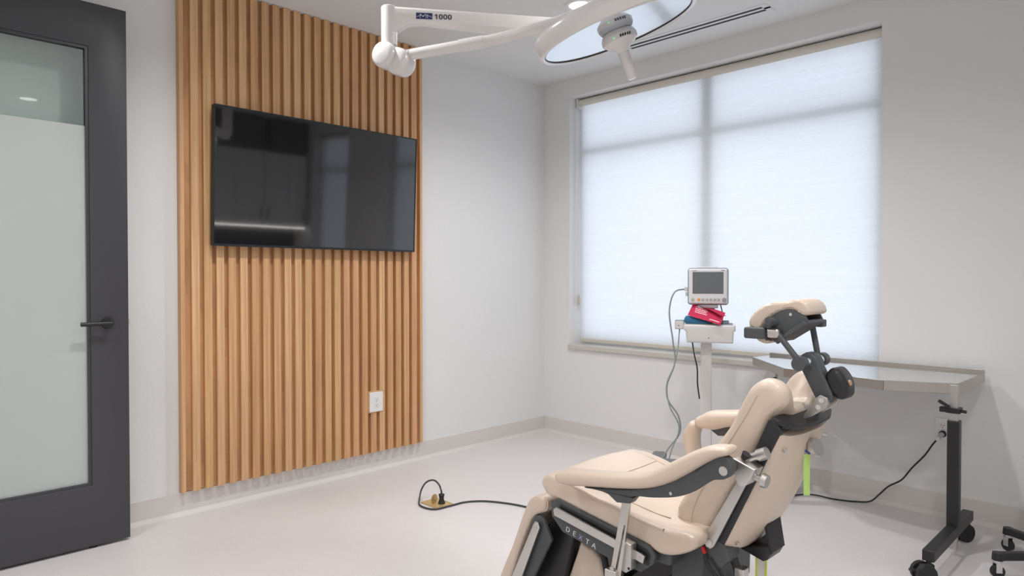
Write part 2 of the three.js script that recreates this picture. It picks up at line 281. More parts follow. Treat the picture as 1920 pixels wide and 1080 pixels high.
// ---------------------------------------------------------------- surgical light on its ceiling arm
const font = await new FontLoader().loadAsync('fonts/droid/droid_sans_bold.typeface.json');
{
  const O = V(2.026, H, 1.80), L = (g) => g.translate(-O.x, -O.y, -O.z);
  const o = thing('surgical_light', 'white round surgical light on a jointed arm hung from the ceiling', 'surgical light', [O.x, O.y, O.z]);
  const J = V(1.466, 2.19, 2.485);
  obj('ceiling_post', L(merge([cyl(V(O.x, 2.2, O.z), V(O.x, H, O.z), 0.038), cyl(V(O.x, H - 0.06, O.z), V(O.x, H, O.z), 0.1, 0.13, 32)])), M.enamel, o);
  // upper arm: deep at the joint with a gusset, then slim towards the post
  const dirA = V(O.x - J.x, 0, O.z - J.z), LA = dirA.length(); dirA.normalize();
  const up = ext([[0, 0.072], [LA, 0.045], [LA, -0.025], [0.36, -0.008], [0.12, 0.012], [0.07, 0.005], [0.02, -0.03], [0, -0.035]], -0.028, 0.028, 0.012, { crease: 0.9 });
  const qA = new THREE.Matrix4().makeBasis(dirA, V(0, 1, 0), new THREE.Vector3().crossVectors(dirA, V(0, 1, 0)));
  const arm = obj('upper_arm', L(up.applyMatrix4(qA).translate(J.x, J.y, J.z)), M.enamel, o);
  const place = (g) => L(g.applyMatrix4(qA).translate(J.x, J.y, J.z));
  const badge = canvasTexture(256, 96, (c, w, h) => {
    c.fillStyle = '#23245a'; c.fillRect(0, 0, w, h); c.strokeStyle = '#e6e6ee'; c.lineWidth = 6; c.beginPath();
    c.moveTo(10, 66); c.quadraticCurveTo(60, 36, 84, 34); c.moveTo(64, 80); c.lineTo(64, 18); c.lineTo(104, 52); c.lineTo(150, 18); c.lineTo(158, 80); c.moveTo(100, 60); c.lineTo(128, 50); c.moveTo(182, 18); c.lineTo(182, 80); c.moveTo(150, 40); c.quadraticCurveTo(205, 40, 246, 66); c.stroke();
  });
  obj('badge', place(new THREE.PlaneGeometry(0.062, 0.0235).translate(0.135, 0.0355, 0.0292)), new THREE.MeshPhysicalMaterial({ map: badge, roughness: 0.4 }), arm);
  obj('lettering', place(new TextGeometry('1000', { font, size: 0.0195, depth: 0.0008, curveSegments: 4 }).scale(1.16, 1, 1).translate(0.172, 0.025, 0.0285)), mat(0.05, 0.05, 0.07, 0.5), arm);
  obj('elbow_post', L(merge([cyl(V(J.x, 2.115, J.z), V(J.x, 2.262, J.z), 0.031, 0.031, 32), new THREE.SphereGeometry(0.031, 32, 8, 0, 6.3, 0, 1.57).scale(1, 0.25, 1).translate(J.x, 2.262, J.z)])), M.enamel, o);
  // knuckle: two rounded lobes side by side
  const ax = V(0.705, 0, -0.709), toCam = V(0.709, 0, 0.705), K = V(J.x, 2.072, J.z);
  const lobe = (r, len) => new THREE.LatheGeometry([[0, -len], [r * 0.72, -len * 0.94], [r * 0.93, -len * 0.72], [r, -len * 0.4], [r, len * 0.4], [r * 0.93, len * 0.72], [r * 0.72, len * 0.94], [0, len]].map((p) => new THREE.Vector2(...p)), 36);
  const qk = new THREE.Quaternion().setFromUnitVectors(V(0, 1, 0), toCam.clone().multiplyScalar(0.9).addScaledVector(ax, -0.45).normalize());
  obj('knuckle', L(merge([lobe(0.051, 0.045).applyQuaternion(qk).translate(K.x - 0.004, K.y + 0.004, K.z + 0.008), lobe(0.052, 0.05).applyQuaternion(qk).translate(K.x + 0.022, K.y - 0.016, K.z - 0.035)])), M.enamel, o);
  // head
  const C = V(2.2497, 2.0723, 2.0828), n = V(0.1766, -0.9427, -0.2831).normalize();
  const a0 = K.clone().add(V(0.03, 0.006, -0.034)), a1 = V(1.8298, 2.118, 2.235), a2 = C.clone().addScaledVector(n, -0.085);
  const curve = new THREE.CatmullRomCurve3([a0, a0.clone().lerp(a1, 0.5).add(V(0, -0.001, 0)), a1, V(1.95, 2.128, 2.2), V(2.05, 2.14, 2.16), a2.clone().add(V(-0.06, 0.01, 0.02))]);
  const low = obj('lower_arm', L(new THREE.TubeGeometry(curve, 60, 0.021, 20, false)), M.enamel, o);
  for (const t of [0.045, 0.4]) { const p = curve.getPointAt(t), q = curve.getPointAt(t + 0.004); obj('collar', L(cyl(p, q, 0.0222, 0.0222, 24)), M.taupe, low); }
  const sleeve = curve.getPointAt(0.31), sleeve2 = curve.getPointAt(0.43); obj('sleeve', L(cyl(sleeve, sleeve2, 0.0235, 0.0235, 24)), M.enamel, low);
  const qh = new THREE.Quaternion().setFromUnitVectors(V(0, -1, 0), n), hd = (g) => L(g.applyQuaternion(qh).translate(C.x, C.y, C.z));
  const lathe = (pts, s = 72) => new THREE.LatheGeometry(pts.map((p) => new THREE.Vector2(...p)), s);
  const head = obj('lamp_head', hd(lathe([[0.262, 0.002], [0.266, -0.004], [0.276, -0.005], [0.284, 0.002], [0.29, 0.03], [0.286, 0.05], [0.27, 0.062], [0.2, 0.075], [0.1, 0.09], [0, 0.094]])), M.enamel, o);
  obj('glass_cover', hd(lathe([[0, 0.0], [0.2, 0.0008], [0.262, 0.0015]])), mat(0.62, 0.68, 0.74, 0.05, { metalness: 0.75, clearcoat: 1, clearcoatRoughness: 0.02 }), head).userData.label = 'shiny blue tinted glass';
  obj('gasket', hd(new THREE.TorusGeometry(0.262, 0.0016, 6, 90).rotateX(Math.PI / 2)), M.black, head);
  obj('yoke', L(merge([cyl(a2.clone().add(V(-0.07, 0.012, 0.022)), a2.clone().add(V(0.02, 0, 0)), 0.024, 0.034)])), M.enamel, head);
  const hub = obj('control_hub', hd(lathe([[0.052, 0.0], [0.056, -0.004], [0.061, -0.014], [0.0625, -0.018], [0.0625, -0.034], [0.061, -0.036], [0.047, -0.05], [0.028, -0.06], [0.02, -0.072]], 12)), M.enamel, o);
  // buttons and status lamps on the side of the hub that faces the room
  const camL = camera.position.clone().sub(C).addScaledVector(n, -camera.position.clone().sub(C).dot(n)).normalize(), side = new THREE.Vector3().crossVectors(camL, n);
  const onHub = (ang, r, d) => C.clone().addScaledVector(camL, Math.cos(ang) * r).addScaledVector(side, Math.sin(ang) * r).addScaledVector(n, d);
  for (const [r, d] of [[0.0618, 0.027]]) {
    for (let i = 0; i < 5; i++) { const p = onHub(0.12 + i * 0.14, r, d); obj('button', L(new THREE.SphereGeometry(0.0032, 10, 8).scale(1, 1.7, 1).translate(p.x, p.y, p.z)), M.black, hub); }
    const p = onHub(-0.28, r, d); obj('status_lamp', L(new THREE.SphereGeometry(0.0026, 8, 6).translate(p.x, p.y, p.z)), mat(0.1, 0.6, 0.1, 0.4, { emissive: new THREE.Color().setRGB(0.1, 0.8, 0.1), emissiveIntensity: 1 }), hub);
  }
  obj('handle', L(merge([cyl(C.clone().addScaledVector(n, 0.055), C.clone().addScaledVector(n, 0.165), 0.0205, 0.0165, 24), cyl(C.clone().addScaledVector(n, 0.165), C.clone().addScaledVector(n, 0.169), 0.0165, 0.012, 24)])), M.enamel, o);
}

// ---------------------------------------------------------------- floor outlet with plug, and the chair's mains cord
{
  const o = thing('floor_outlet', 'square brass floor outlet with its round lid flipped up', 'floor outlet', [0.797, 0, 1.722]);
  obj('plate', rbox(-0.075, 0.075, 0, 0.006, -0.056, 0.056, 0.003), M.brass, o);
  obj('rim', [box(-0.066, 0.066, 0.0058, 0.0072, -0.048, -0.044), box(-0.066, 0.066, 0.0058, 0.0072, 0.044, 0.048), box(-0.066, -0.062, 0.0058, 0.0072, -0.044, 0.044), box(0.062, 0.066, 0.0058, 0.0072, -0.044, 0.044)], M.brass, o);
  obj('lid', cyl(V(-0.004, 0.031, 0.02), V(0.0008, 0.031, 0.0187), 0.026, 0.026, 32), M.brass, o);
  const p = thing('power_plug', 'black plug standing in the brass floor outlet', 'plug', [0.822, 0.006, 1.712]);
  obj('body', new THREE.LatheGeometry([[0, 0], [0.019, 0], [0.019, 0.004], [0.013, 0.02], [0.012, 0.03], [0.016, 0.045], [0.016, 0.05], [0.006, 0.054], [0, 0.054]].map((q) => new THREE.Vector2(...q)), 20), M.rubber, p);
  obj('tag', rbox(-0.004, 0.004, 0.058, 0.085, -0.0045, 0.0045, 0.001), M.plastic, p);
  solo('mains_cable', 'black cord looping from the brass floor outlet to the chair', 'cord', tube([[0.822, 0.058, 1.712], [0.823, 0.075, 1.715], [0.812, 0.105, 1.72], [0.772, 0.122, 1.722], [0.7, 0.095, 1.722], [0.668, 0.05, 1.73], [0.69, 0.012, 1.76], [0.77, 0.0062, 1.815], [0.865, 0.0062, 1.80], [0.885, 0.0062, 1.70], [0.895, 0.0062, 1.61], [0.95, 0.0062, 1.53], [1.05, 0.0062, 1.47], [1.18, 0.0062, 1.43], [1.5, 0.0062, 1.4], [1.95, 0.0062, 1.6], [2.1, 0.0062, 1.83]], 0.0048, 160, 8), mat(0.045, 0.047, 0.05, 0.5));
}

// ---------------------------------------------------------------- treatment chair (faces the slat panel, along -x)
{
  const o = thing('treatment_chair', 'beige padded reclining treatment chair with dark metal frame', 'treatment chair', [2.45, 0, 2.03]);
  // pedestal and lift
  obj('floor_base', [rbox(-0.42, 0.36, 0, 0.05, -0.25, 0.25, 0.03, 3)], M.char, o);
  obj('lift_column', rbox(-0.33, -0.2, 0.04, 0.3, -0.09, 0.02, 0.01), M.black, o);
  obj('lift_arm', [bar(V(-0.2, 0.07, 0.1), V(0.1, 0.37, 0.1), 0.04, 0.07), bar(V(-0.2, 0.07, -0.1), V(0.1, 0.37, -0.1), 0.04, 0.07), cyl(V(-0.2, 0.08, -0.13), V(-0.2, 0.08, 0.13), 0.03), cyl(V(0.1, 0.36, -0.14), V(0.1, 0.36, 0.14), 0.025)], M.black, o);
  obj('pedestal_cover', ext([[-0.37, 0.05], [-0.335, 0.165], [-0.283, 0.298], [-0.227, 0.288], [-0.195, 0.263], [-0.179, 0.213], [-0.17, 0.05]], 0.03, 0.15, 0.012, { seg: 4 }), M.vinyl, o);
  obj('hose', tube([[-0.2, 0.34, 0.16], [-0.165, 0.29, 0.168], [-0.15, 0.22, 0.168], [-0.15, 0.06, 0.16]], 0.011, 30), M.rubber, o);
  // seat
  const seat = [[-0.373, 0.508], [-0.369, 0.526], [-0.35, 0.543], [-0.312, 0.546], [-0.227, 0.534], [-0.137, 0.513], [-0.042, 0.502], [0.057, 0.484], [0.14, 0.478], [0.2, 0.482], [0.227, 0.472], [0.224, 0.45], [0.194, 0.427], [0.144, 0.405], [0.102, 0.4], [0.068, 0.412], [-0.004, 0.423], [-0.192, 0.45], [-0.299, 0.468], [-0.345, 0.474]];
  const seatTop = (x) => { const k = [[-0.35, 0.543], [-0.312, 0.546], [-0.227, 0.534], [-0.137, 0.513], [-0.042, 0.502], [0.057, 0.484], [0.14, 0.478], [0.2, 0.482]]; for (let i = 1; i < k.length; i++) if (x < k[i][0]) { const t = (x - k[i - 1][0]) / (k[i][0] - k[i - 1][0]); return k[i - 1][1] + t * (k[i][1] - k[i - 1][1]); } return 0.482; };
  const crown = (x, z) => 0.016 * (1 - Math.min(1, (z / 0.24) ** 2)) * (x > -0.33 ? 1 : 0.4);
  const cushion = obj('seat_cushion', ext(seat, -0.255, 0.255, 0.015, { smooth: 90, steps: 14, seg: 5, crease: 1.2, deform: (v) => { const t = seatTop(v.x); if (v.y > t - 0.04) v.y += crown(v.x, v.z) * Math.min(1, (v.y - t + 0.04) / 0.04); } }), M.vinyl, o);
  const top = (x, z) => [x, seatTop(x) + crown(x, z) + 0.0006, z];
  const onTop = (l) => { const c = new THREE.CatmullRomCurve3(l.map(([x, z]) => V(x, 0, z))); return c.getPoints(24).map((p) => top(p.x, p.z)); };
  for (const l of [[[-0.3, 0.205], [-0.15, 0.2], [0.0, 0.19], [0.1, 0.18]], [[-0.3, -0.205], [-0.15, -0.2], [0.0, -0.19], [0.1, -0.18]], [[-0.2, 0.2], [-0.185, 0.1], [-0.18, 0], [-0.185, -0.1], [-0.2, -0.2]]]) obj('seam', tube(onTop(l), 0.0018, 60, 6), M.seam, cushion);
  for (const q of [1, -1]) obj('piping', tube([-0.3, -0.22, -0.14, -0.04, 0.05, 0.12].map((x) => [x, seatTop(x) - 0.0035, q * 0.2515]), 0.0042, 50, 8), M.vinyl, cushion);
  obj('seat_pan', rbox(-0.3, 0.13, 0.36, 0.42, -0.23, 0.23, 0.01), M.char, o);
  // side plates with accessory rails
  const plate = [[-0.32, 0.463], [-0.286, 0.476], [-0.043, 0.438], [0.075, 0.419], [0.096, 0.394], [0.09, 0.367], [0.047, 0.33], [-0.063, 0.334], [-0.137, 0.347], [-0.193, 0.357], [-0.267, 0.369], [-0.315, 0.411]];
  const railPts = [[-0.292, 0.444], [-0.28, 0.453], [0.06, 0.395], [0.072, 0.39], [0.066, 0.367], [-0.288, 0.424]];
  for (const s of [1, -1]) {
    const p = obj('side_plate', ext(plate, s > 0 ? 0.245 : -0.262, s > 0 ? 0.262 : -0.245, 0.004, { smooth: 0 }), M.char, o);
    const back = ext([[-0.275, 0.462], [-0.05, 0.427], [0.07, 0.406], [0.082, 0.39], [0.074, 0.358], [-0.282, 0.415]], s > 0 ? 0.2625 : -0.2635, s > 0 ? 0.2635 : -0.2625, 0);
    obj('recess', back, M.black, p);
    const r = obj('accessory_rail', ext(railPts, s > 0 ? 0.27 : -0.28, s > 0 ? 0.28 : -0.27, 0.0015), M.steel, p);
    for (const [x, y] of [[-0.272, 0.436], [0.055, 0.381]]) { obj('screw', cyl(V(x, y, s * 0.262), V(x, y, s * 0.2815), 0.0065, 0.0065, 14), M.satin, p); }
  }
  const word = (t, x) => { const g = new TextGeometry(t, { font: thin, size: 0.0165, depth: 0.0008, curveSegments: 5 }).scale(1.25, 1, 1); return g.translate(x, 0, 0).rotateZ(-0.205).translate(-0.253, 0.378, 0.2622); };
  const thin = await new FontLoader().loadAsync('fonts/droid/droid_sans_regular.typeface.json');
  const paint = mat(0.8, 0.8, 0.82, 0.5), letters = { D: 0, E: 0.031, T: 0.087, A: 0.113 };
  for (const [t, x] of Object.entries(letters)) obj('letter', word(t, x), paint, o);
  obj('letter', word('X', 0.058), mat(0.42, 0.4, 0.75, 0.5), o).userData.label = 'lilac letter';
  // leg rest
  const legShape = [[-0.443, 0.438], [-0.464, 0.418], [-0.493, 0.361], [-0.54, 0.25], [-0.62, 0.06], [-0.585, 0.045], [-0.5, 0.24], [-0.44, 0.36], [-0.4, 0.388], [-0.382, 0.4], [-0.374, 0.423], [-0.388, 0.443], [-0.415, 0.448]];
  const leg = obj('leg_rest', ext(legShape, -0.225, 0.225, 0.014, { smooth: 70, steps: 4, seg: 5, crease: 1.1 }), M.vinyl, o);
  obj('piping', tube([[-0.39, 0.447, 0.213], [-0.372, 0.43, 0.217], [-0.376, 0.408, 0.218], [-0.4, 0.392, 0.216]], 0.0028, 24, 6), M.vinyl, leg);
  obj('leg_rest_frame', [ext([[-0.425, 0.376], [-0.399, 0.383], [-0.379, 0.373], [-0.344, 0.311], [-0.44, 0.13], [-0.5, 0.05], [-0.565, 0.05], [-0.49, 0.22]], 0.216, 0.232, 0.004), ext([[-0.425, 0.376], [-0.399, 0.383], [-0.379, 0.373], [-0.344, 0.311], [-0.44, 0.13], [-0.5, 0.05], [-0.565, 0.05], [-0.49, 0.22]], -0.232, -0.216, 0.004), rbox(-0.47, -0.44, 0.2, 0.3, -0.22, 0.22, 0.004)], M.char, o);
  const lr = obj('leg_rest_rail', ext([[-0.412, 0.356], [-0.404, 0.366], [-0.389, 0.364], [-0.382, 0.351], [-0.497, 0.085], [-0.545, 0.085]], 0.24, 0.25, 0.0015), M.steel, o);
  obj('screw', cyl(V(-0.401, 0.345, 0.23), V(-0.401, 0.345, 0.2515), 0.006, 0.006, 14), M.satin, lr);
  for (const z of [0.12, -0.17]) obj('leg_rest_hinge', ext([[-0.33, 0.44], [-0.27, 0.43], [-0.3, 0.3], [-0.36, 0.07], [-0.5, 0.07], [-0.43, 0.3], [-0.37, 0.38]], z, z + 0.05, 0.004), M.black, o);
  // backrest: bolstered cushion, black frame, padded rear shell
  const A = V(0.255, 0.455, 0), D = V(0.17, 0.365, 0).normalize(), N = V(-D.y, D.x, 0);       // along the frame, and forwards out of it
  const cush = [[0.102, 0.512], [0.123, 0.553], [0.182, 0.642], [0.233, 0.731], [0.277, 0.796], [0.312, 0.868], [0.342, 0.917], [0.381, 0.941], [0.415, 0.936], [0.439, 0.912], [0.438, 0.876], [0.406, 0.838], [0.354, 0.73], [0.301, 0.605], [0.235, 0.488], [0.197, 0.452], [0.151, 0.446], [0.116, 0.466]];
  const hollow = (v) => {
    const r = V(v.x, v.y, 0).sub(A), al = r.dot(D), q = r.dot(N), m = 1 - THREE.MathUtils.smoothstep(Math.abs(v.z), 0.05, 0.125);
    const f = m * 0.05 * THREE.MathUtils.clamp(q / 0.08, 0, 1); v.x -= N.x * f; v.y -= N.y * f;
    const dn = m * 0.075 * THREE.MathUtils.smoothstep(al, 0.33, 0.53); v.x -= D.x * dn; v.y -= D.y * dn;
  };
  const bc = obj('back_cushion', ext(cush, -0.165, 0.165, 0.032, { smooth: 90, steps: 20, seg: 6, crease: 1.2, deform: hollow }), M.vinyl, o);
  obj('seam', tube([[0.16, 0.462, 0.1655], [0.168, 0.53, 0.1655], [0.215, 0.63, 0.1655], [0.27, 0.73, 0.1655], [0.33, 0.83, 0.1655], [0.365, 0.895, 0.1655]], 0.0012, 40, 6), M.seam, bc);
  const strip = [[0.398, 0.83], [0.412, 0.838], [0.436, 0.806], [0.269, 0.449], [0.24, 0.457]];
  const frame = obj('back_frame', [ext(strip, 0.15, 0.172, 0.004), ext(strip, -0.172, -0.15, 0.004),
    ext([[-0.17, 0], [0.17, 0], [0.172, 0.02], [0.15, 0.045], [0.1, 0.062], [0, 0.068], [-0.1, 0.062], [-0.15, 0.045], [-0.172, 0.02]], 0, 0.016, 0.004).applyMatrix4(new THREE.Matrix4().makeBasis(V(0, 0, 1), N.clone().negate(), D.clone())).translate(0.404, 0.828, 0),
    rbox(-0.006, 0.006, 0, 0.4, -0.16, 0.16, 0.003).rotateZ(-0.436).translate(0.262, 0.46, 0)], M.black, o);
  // rear shell, lofted: depth follows a bulge across the width and along the height
  {
    const nu = 28, nv = 30, pos = [], idx = [];
    for (let j = 0; j <= nv; j++) for (let i = 0; i <= nu; i++) {
      const a = j / nv, w = i / nu * 2 - 1, al = -0.03 + a * 0.41, z = w * 0.166;
      const bulge = 0.052 * Math.pow(1 - Math.pow(Math.abs(w), 2.6), 0.75) * Math.pow(Math.sin(Math.PI * Math.min(1, 0.04 + a * 0.9)), 0.42) * (1 - 0.15 * a) + 0.004;
      const drop = a < 0.12 ? (1 - a / 0.12) * 0.03 * w * w : 0, p = A.clone().addScaledVector(D, al + drop).addScaledVector(N, -0.012 - bulge); pos.push(p.x, p.y, z);
    }
    for (let j = 0; j < nv; j++) for (let i = 0; i < nu; i++) { const k = j * (nu + 1) + i; idx.push(k, k + nu + 1, k + 1, k + 1, k + nu + 1, k + nu + 2); }
    // close the front with a flat sheet along the frame
    const n0 = pos.length / 3; for (let j = 0; j <= nv; j++) for (let i = 0; i <= nu; i++) { const w = i / nu * 2 - 1, al = -0.03 + j / nv * 0.41, p = A.clone().addScaledVector(D, al).addScaledVector(N, -0.01); pos.push(p.x, p.y, w * 0.166); }
    for (let j = 0; j < nv; j++) for (let i = 0; i < nu; i++) { const k = n0 + j * (nu + 1) + i; idx.push(k, k + 1, k + nu + 1, k + 1, k + nu + 2, k + nu + 1); }
    const rim = []; for (let i = 0; i <= nu; i++) rim.push(i); for (let j = 1; j <= nv; j++) rim.push(j * (nu + 1) + nu); for (let i = nu - 1; i >= 0; i--) rim.push(nv * (nu + 1) + i); for (let j = nv - 1; j > 0; j--) rim.push(j * (nu + 1));
    for (let i = 0; i < rim.length; i++) { const a = rim[i], b = rim[(i + 1) % rim.length]; idx.push(a, b, a + n0, b, b + n0, a + n0); }
    const g = new THREE.BufferGeometry(); g.setAttribute('position', new THREE.Float32BufferAttribute(pos, 3)); g.setIndex(idx);
    const s = obj('back_shell', toCreasedNormals(g, 1.0), M.vinyl, o);
    for (const [al, z] of [[0.34, 0.135], [0.015, 0.135], [0.34, -0.135], [0.015, -0.135]]) { const p = A.clone().addScaledVector(D, al).addScaledVector(N, -0.028); obj('screw', cyl(V(p.x, p.y, z), V(p.x - N.x * 0.014, p.y - N.y * 0.014, z + Math.sign(z) * 0.006), 0.006, 0.006, 12), M.satin, s); }
  }
  // reclining bar beside the back, pivot and clamp that carry the arm
  for (const s of [1, -1]) {
    const k = (a, b) => s > 0 ? [a, b] : [-b, -a];
    const rb = obj('side_bar', ext([[0.211, 0.456], [0.318, 0.652], [0.346, 0.651], [0.246, 0.443], [0.236, 0.434], [0.222, 0.437]], ...k(0.176, 0.188), 0.002), M.satin, o);
    obj('screw', cyl(V(0.233, 0.452, s * 0.186), V(0.233, 0.452, s * 0.1915), 0.0105, 0.0105, 18), M.steel, rb);
    if (s < 0) continue;
    const cl = obj('arm_clamp', [ext([[0.325, 0.716], [0.335, 0.728], [0.396, 0.708], [0.388, 0.688], [0.37, 0.66], [0.352, 0.652], [0.345, 0.662]], ...k(0.19, 0.245), 0.003)], M.satin, o);
    obj('clamp_pin', [cyl(V(0.36, 0.725, s * 0.2), V(0.395, 0.742, s * 0.2), 0.012, 0.012), cyl(V(0.385, 0.737, s * 0.2), V(0.41, 0.749, s * 0.2), 0.0165, 0.0165)], M.satin, cl);
    obj('clamp_lever', [cyl(V(0.352, 0.727, s * 0.22), V(0.362, 0.741, s * 0.222), 0.008, 0.012)], M.rubber, cl);
    obj('clamp_knob', [cyl(V(0.378, 0.681, s * 0.215), V(0.408, 0.676, s * 0.215), 0.0095, 0.0095), cyl(V(0.405, 0.6765, s * 0.215), V(0.418, 0.6745, s * 0.215), 0.02, 0.018, 28)], M.satin, cl);
    obj('clamp_boss', cyl(V(0.33, 0.705, s * 0.235), V(0.33, 0.705, s * 0.31), 0.017, 0.017), M.black, cl);
  }
  // near arm: S-shaped pad on a grey plate, propped by a slotted strut
  const armPl = [[-0.13, 0.563], [-0.077, 0.57], [0.038, 0.592], [0.12, 0.617], [0.174, 0.642], [0.225, 0.676], [0.272, 0.713], [0.307, 0.738], [0.331, 0.749], [0.352, 0.748], [0.369, 0.729], [0.366, 0.705], [0.348, 0.688], [0.315, 0.679], [0.285, 0.658], [0.249, 0.63], [0.2, 0.607], [0.121, 0.587], [0.067, 0.578], [0.039, 0.566], [0.009, 0.553], [-0.01, 0.552], [-0.026, 0.56], [-0.051, 0.564]];
  obj('arm_pad', sweep([[-0.222, 0.575, 0.021], [-0.19, 0.58, 0.0255], [-0.114, 0.592, 0.0245], [0, 0.61, 0.023], [0.06, 0.622, 0.023], [0.12, 0.639, 0.023], [0.175, 0.667, 0.025], [0.225, 0.699, 0.0245], [0.275, 0.732, 0.022], [0.315, 0.754, 0.018], [0.35, 0.764, 0.013]], 0.303, 0.036), M.vinyl, o);
  const apl = obj('arm_plate', ext(armPl, 0.292, 0.318, 0.003, { smooth: 90, crease: 0.6 }), M.char, o);
  obj('pivot_screw', cyl(V(0.345, 0.71, 0.316), V(0.345, 0.71, 0.3205), 0.0125, 0.0125, 24), M.steel, apl);
  obj('screw', cyl(V(0.185, 0.614, 0.316), V(0.185, 0.614, 0.3195), 0.005, 0.005, 12), M.steel, apl);
  obj('slot', ext([[0.26, 0.695], [0.3, 0.728], [0.303, 0.724], [0.264, 0.69]], 0.3175, 0.3185, 0), M.black, apl);
  // the strut with its long slot
  {
    const hole = [[0.018, 0.48], [0.027, 0.482], [-0.004, 0.335], [-0.014, 0.333]];
    const st = obj('arm_strut', ext([[0.014, 0.563], [0.042, 0.569], [0.004, 0.3], [-0.036, 0.3]], 0.3, 0.31, 0.001, { holes: [hole] }), M.steel, o);
    obj('strut_bracket', ext([[-0.02, 0.556], [0.0, 0.545], [0.045, 0.552], [0.06, 0.572], [-0.04, 0.568]], 0.284, 0.322, 0.004), M.char, st);
    obj('strut_foot', rbox(-0.045, -0.003, 0.285, 0.332, 0.285, 0.322, 0.003), M.steel, st);
    obj('strut_pin', cyl(V(-0.021, 0.335, 0.3), V(-0.021, 0.335, 0.317), 0.008, 0.008, 14), M.steel, st);
  }
  const rc = obj('rail_clamp', ext([[0.004, 0.425], [0.036, 0.42], [0.036, 0.345], [0.018, 0.33], [-0.008, 0.335]], 0.266, 0.3, 0.003), M.satin, o);
  for (const [x, y] of [[0.006, 0.345], [0.03, 0.348]]) obj('screw', cyl(V(x, y, 0.299), V(x, y, 0.3015), 0.004, 0.004, 10), M.black, rc);
  // far arm: swung up, its pad folded down at the front
  obj('arm_pad', [sweep([[-0.055, 0.69, 0.024], [-0.02, 0.7, 0.034], [0.04, 0.715, 0.03], [0.12, 0.728, 0.028], [0.24, 0.745, 0.024]], -0.293, 0.045), sweep([[-0.085, 0.672, 0.02], [-0.1, 0.63, 0.027], [-0.092, 0.57, 0.022], [-0.088, 0.5, 0.02], [-0.088, 0.47, 0.016]], -0.283, 0.036)], M.vinyl, o);
  obj('arm_plate', ext([[-0.05, 0.675], [0.0, 0.645], [0.15, 0.668], [0.34, 0.71], [0.34, 0.74], [0.2, 0.72]], -0.318, -0.292, 0.003), M.char, o);
  // rear linkage below the back
  obj('hinge_housing', [ext([[0.09, 0.37], [0.13, 0.4], [0.2, 0.435], [0.195, 0.25], [0.085, 0.22]], -0.15, 0.16, 0.006), ext([[0.08, 0.22], [0.26, 0.24], [0.3, 0.14], [0.05, 0.1]], -0.13, 0.13, 0.006)], M.char, o);
  const hbS = [[0.205, 0.43], [0.25, 0.465], [0.28, 0.44], [0.285, 0.41], [0.262, 0.38], [0.24, 0.38], [0.215, 0.4]];
  const hb = obj('hinge_bracket', ext(hbS, 0.1, 0.172, 0.004), M.char, o); obj('hinge_bracket', ext(hbS, -0.172, -0.1, 0.004), M.char, o);
  obj('screw', cyl(V(0.19, 0.432, 0.16), V(0.19, 0.432, 0.176), 0.008, 0.008, 14), M.steel, hb);
  obj('actuator_rod', [cyl(V(0.262, 0.395, 0.1), V(0.31, 0.27, 0.1), 0.012, 0.012), cyl(V(0.3, 0.3, 0.1), V(0.33, 0.2, 0.1), 0.02, 0.02)], M.black, o);
  obj('rod_clevis', rbox(0.275, 0.305, 0.345, 0.372, 0.085, 0.118, 0.003), M.steel, o);
  obj('wiring', [tube([[0.21, 0.42, 0.175], [0.225, 0.38, 0.18], [0.255, 0.34, 0.17], [0.262, 0.27, 0.16]], 0.006, 24, 8), tube([[0.22, 0.415, 0.165], [0.245, 0.385, 0.17], [0.262, 0.35, 0.16], [0.28, 0.27, 0.15]], 0.005, 24, 8)], M.rubber, o);
  obj('wire_connector', bar(V(0.205, 0.43, 0.177), V(0.215, 0.412, 0.179), 0.01, 0.01), mat(0.65, 0.02, 0.03, 0.4), o);
  obj('rear_bracket', [ext([[0.255, 0.405], [0.345, 0.432], [0.352, 0.41], [0.343, 0.392], [0.33, 0.385]], -0.04, 0.05, 0.003), bar(V(0.335, 0.5, 0), V(0.35, 0.412, 0), 0.09, 0.012)], M.black, o);
  // knob at the back with its two paper tags
  const kb = obj('back_knob', [cyl(V(0.405, 0.715, 0.0), V(0.46, 0.737, 0), 0.011), cyl(V(0.456, 0.7355, 0), V(0.468, 0.74, 0.002), 0.0275, 0.0265, 32)], M.satin, o);
  obj('tag_string', new THREE.TorusGeometry(0.013, 0.0022, 6, 20).rotateY(1.2).rotateZ(0.35).translate(0.442, 0.73, 0.004), mat(0.03, 0.07, 0.4, 0.5), kb);
  const tagCurve = (x, y, z, l, w) => { const g = new THREE.PlaneGeometry(w, l, 1, 12); const p = g.attributes.position; for (let i = 0; i < p.count; i++) { const f = p.getY(i) / l; p.setZ(i, 0.012 * f * f); } g.computeVertexNormals(); return g.rotateY(0.55).translate(x, y - l / 2, z); };
  obj('paper_tag', tagCurve(0.44, 0.716, 0.01, 0.118, 0.017), M.tag, kb).userData.label = 'narrow lime green tag';
  obj('paper_tag', tagCurve(0.303, 0.402, 0.0, 0.2, 0.031), mat(0.75, 0.75, 0.68, 0.6, { transmission: 0.2, thickness: 0 }), o).userData.label = 'pale tag with yellow edges';
  obj('tag_edge', [tagCurve(0.303 - 0.0125, 0.403, 0.0085, 0.2, 0.006), tagCurve(0.303 + 0.0115, 0.403, -0.0052, 0.2, 0.006)], mat(0.7, 0.75, 0.1, 0.6), o);
  // headrest: hinge plate, post, cross shaft, two rods, padded cradle
  const hpS = [[0.435, 0.818], [0.45, 0.822], [0.472, 0.838], [0.504, 0.86], [0.512, 0.875], [0.508, 0.89], [0.49, 0.896], [0.477, 0.886], [0.455, 0.85]];
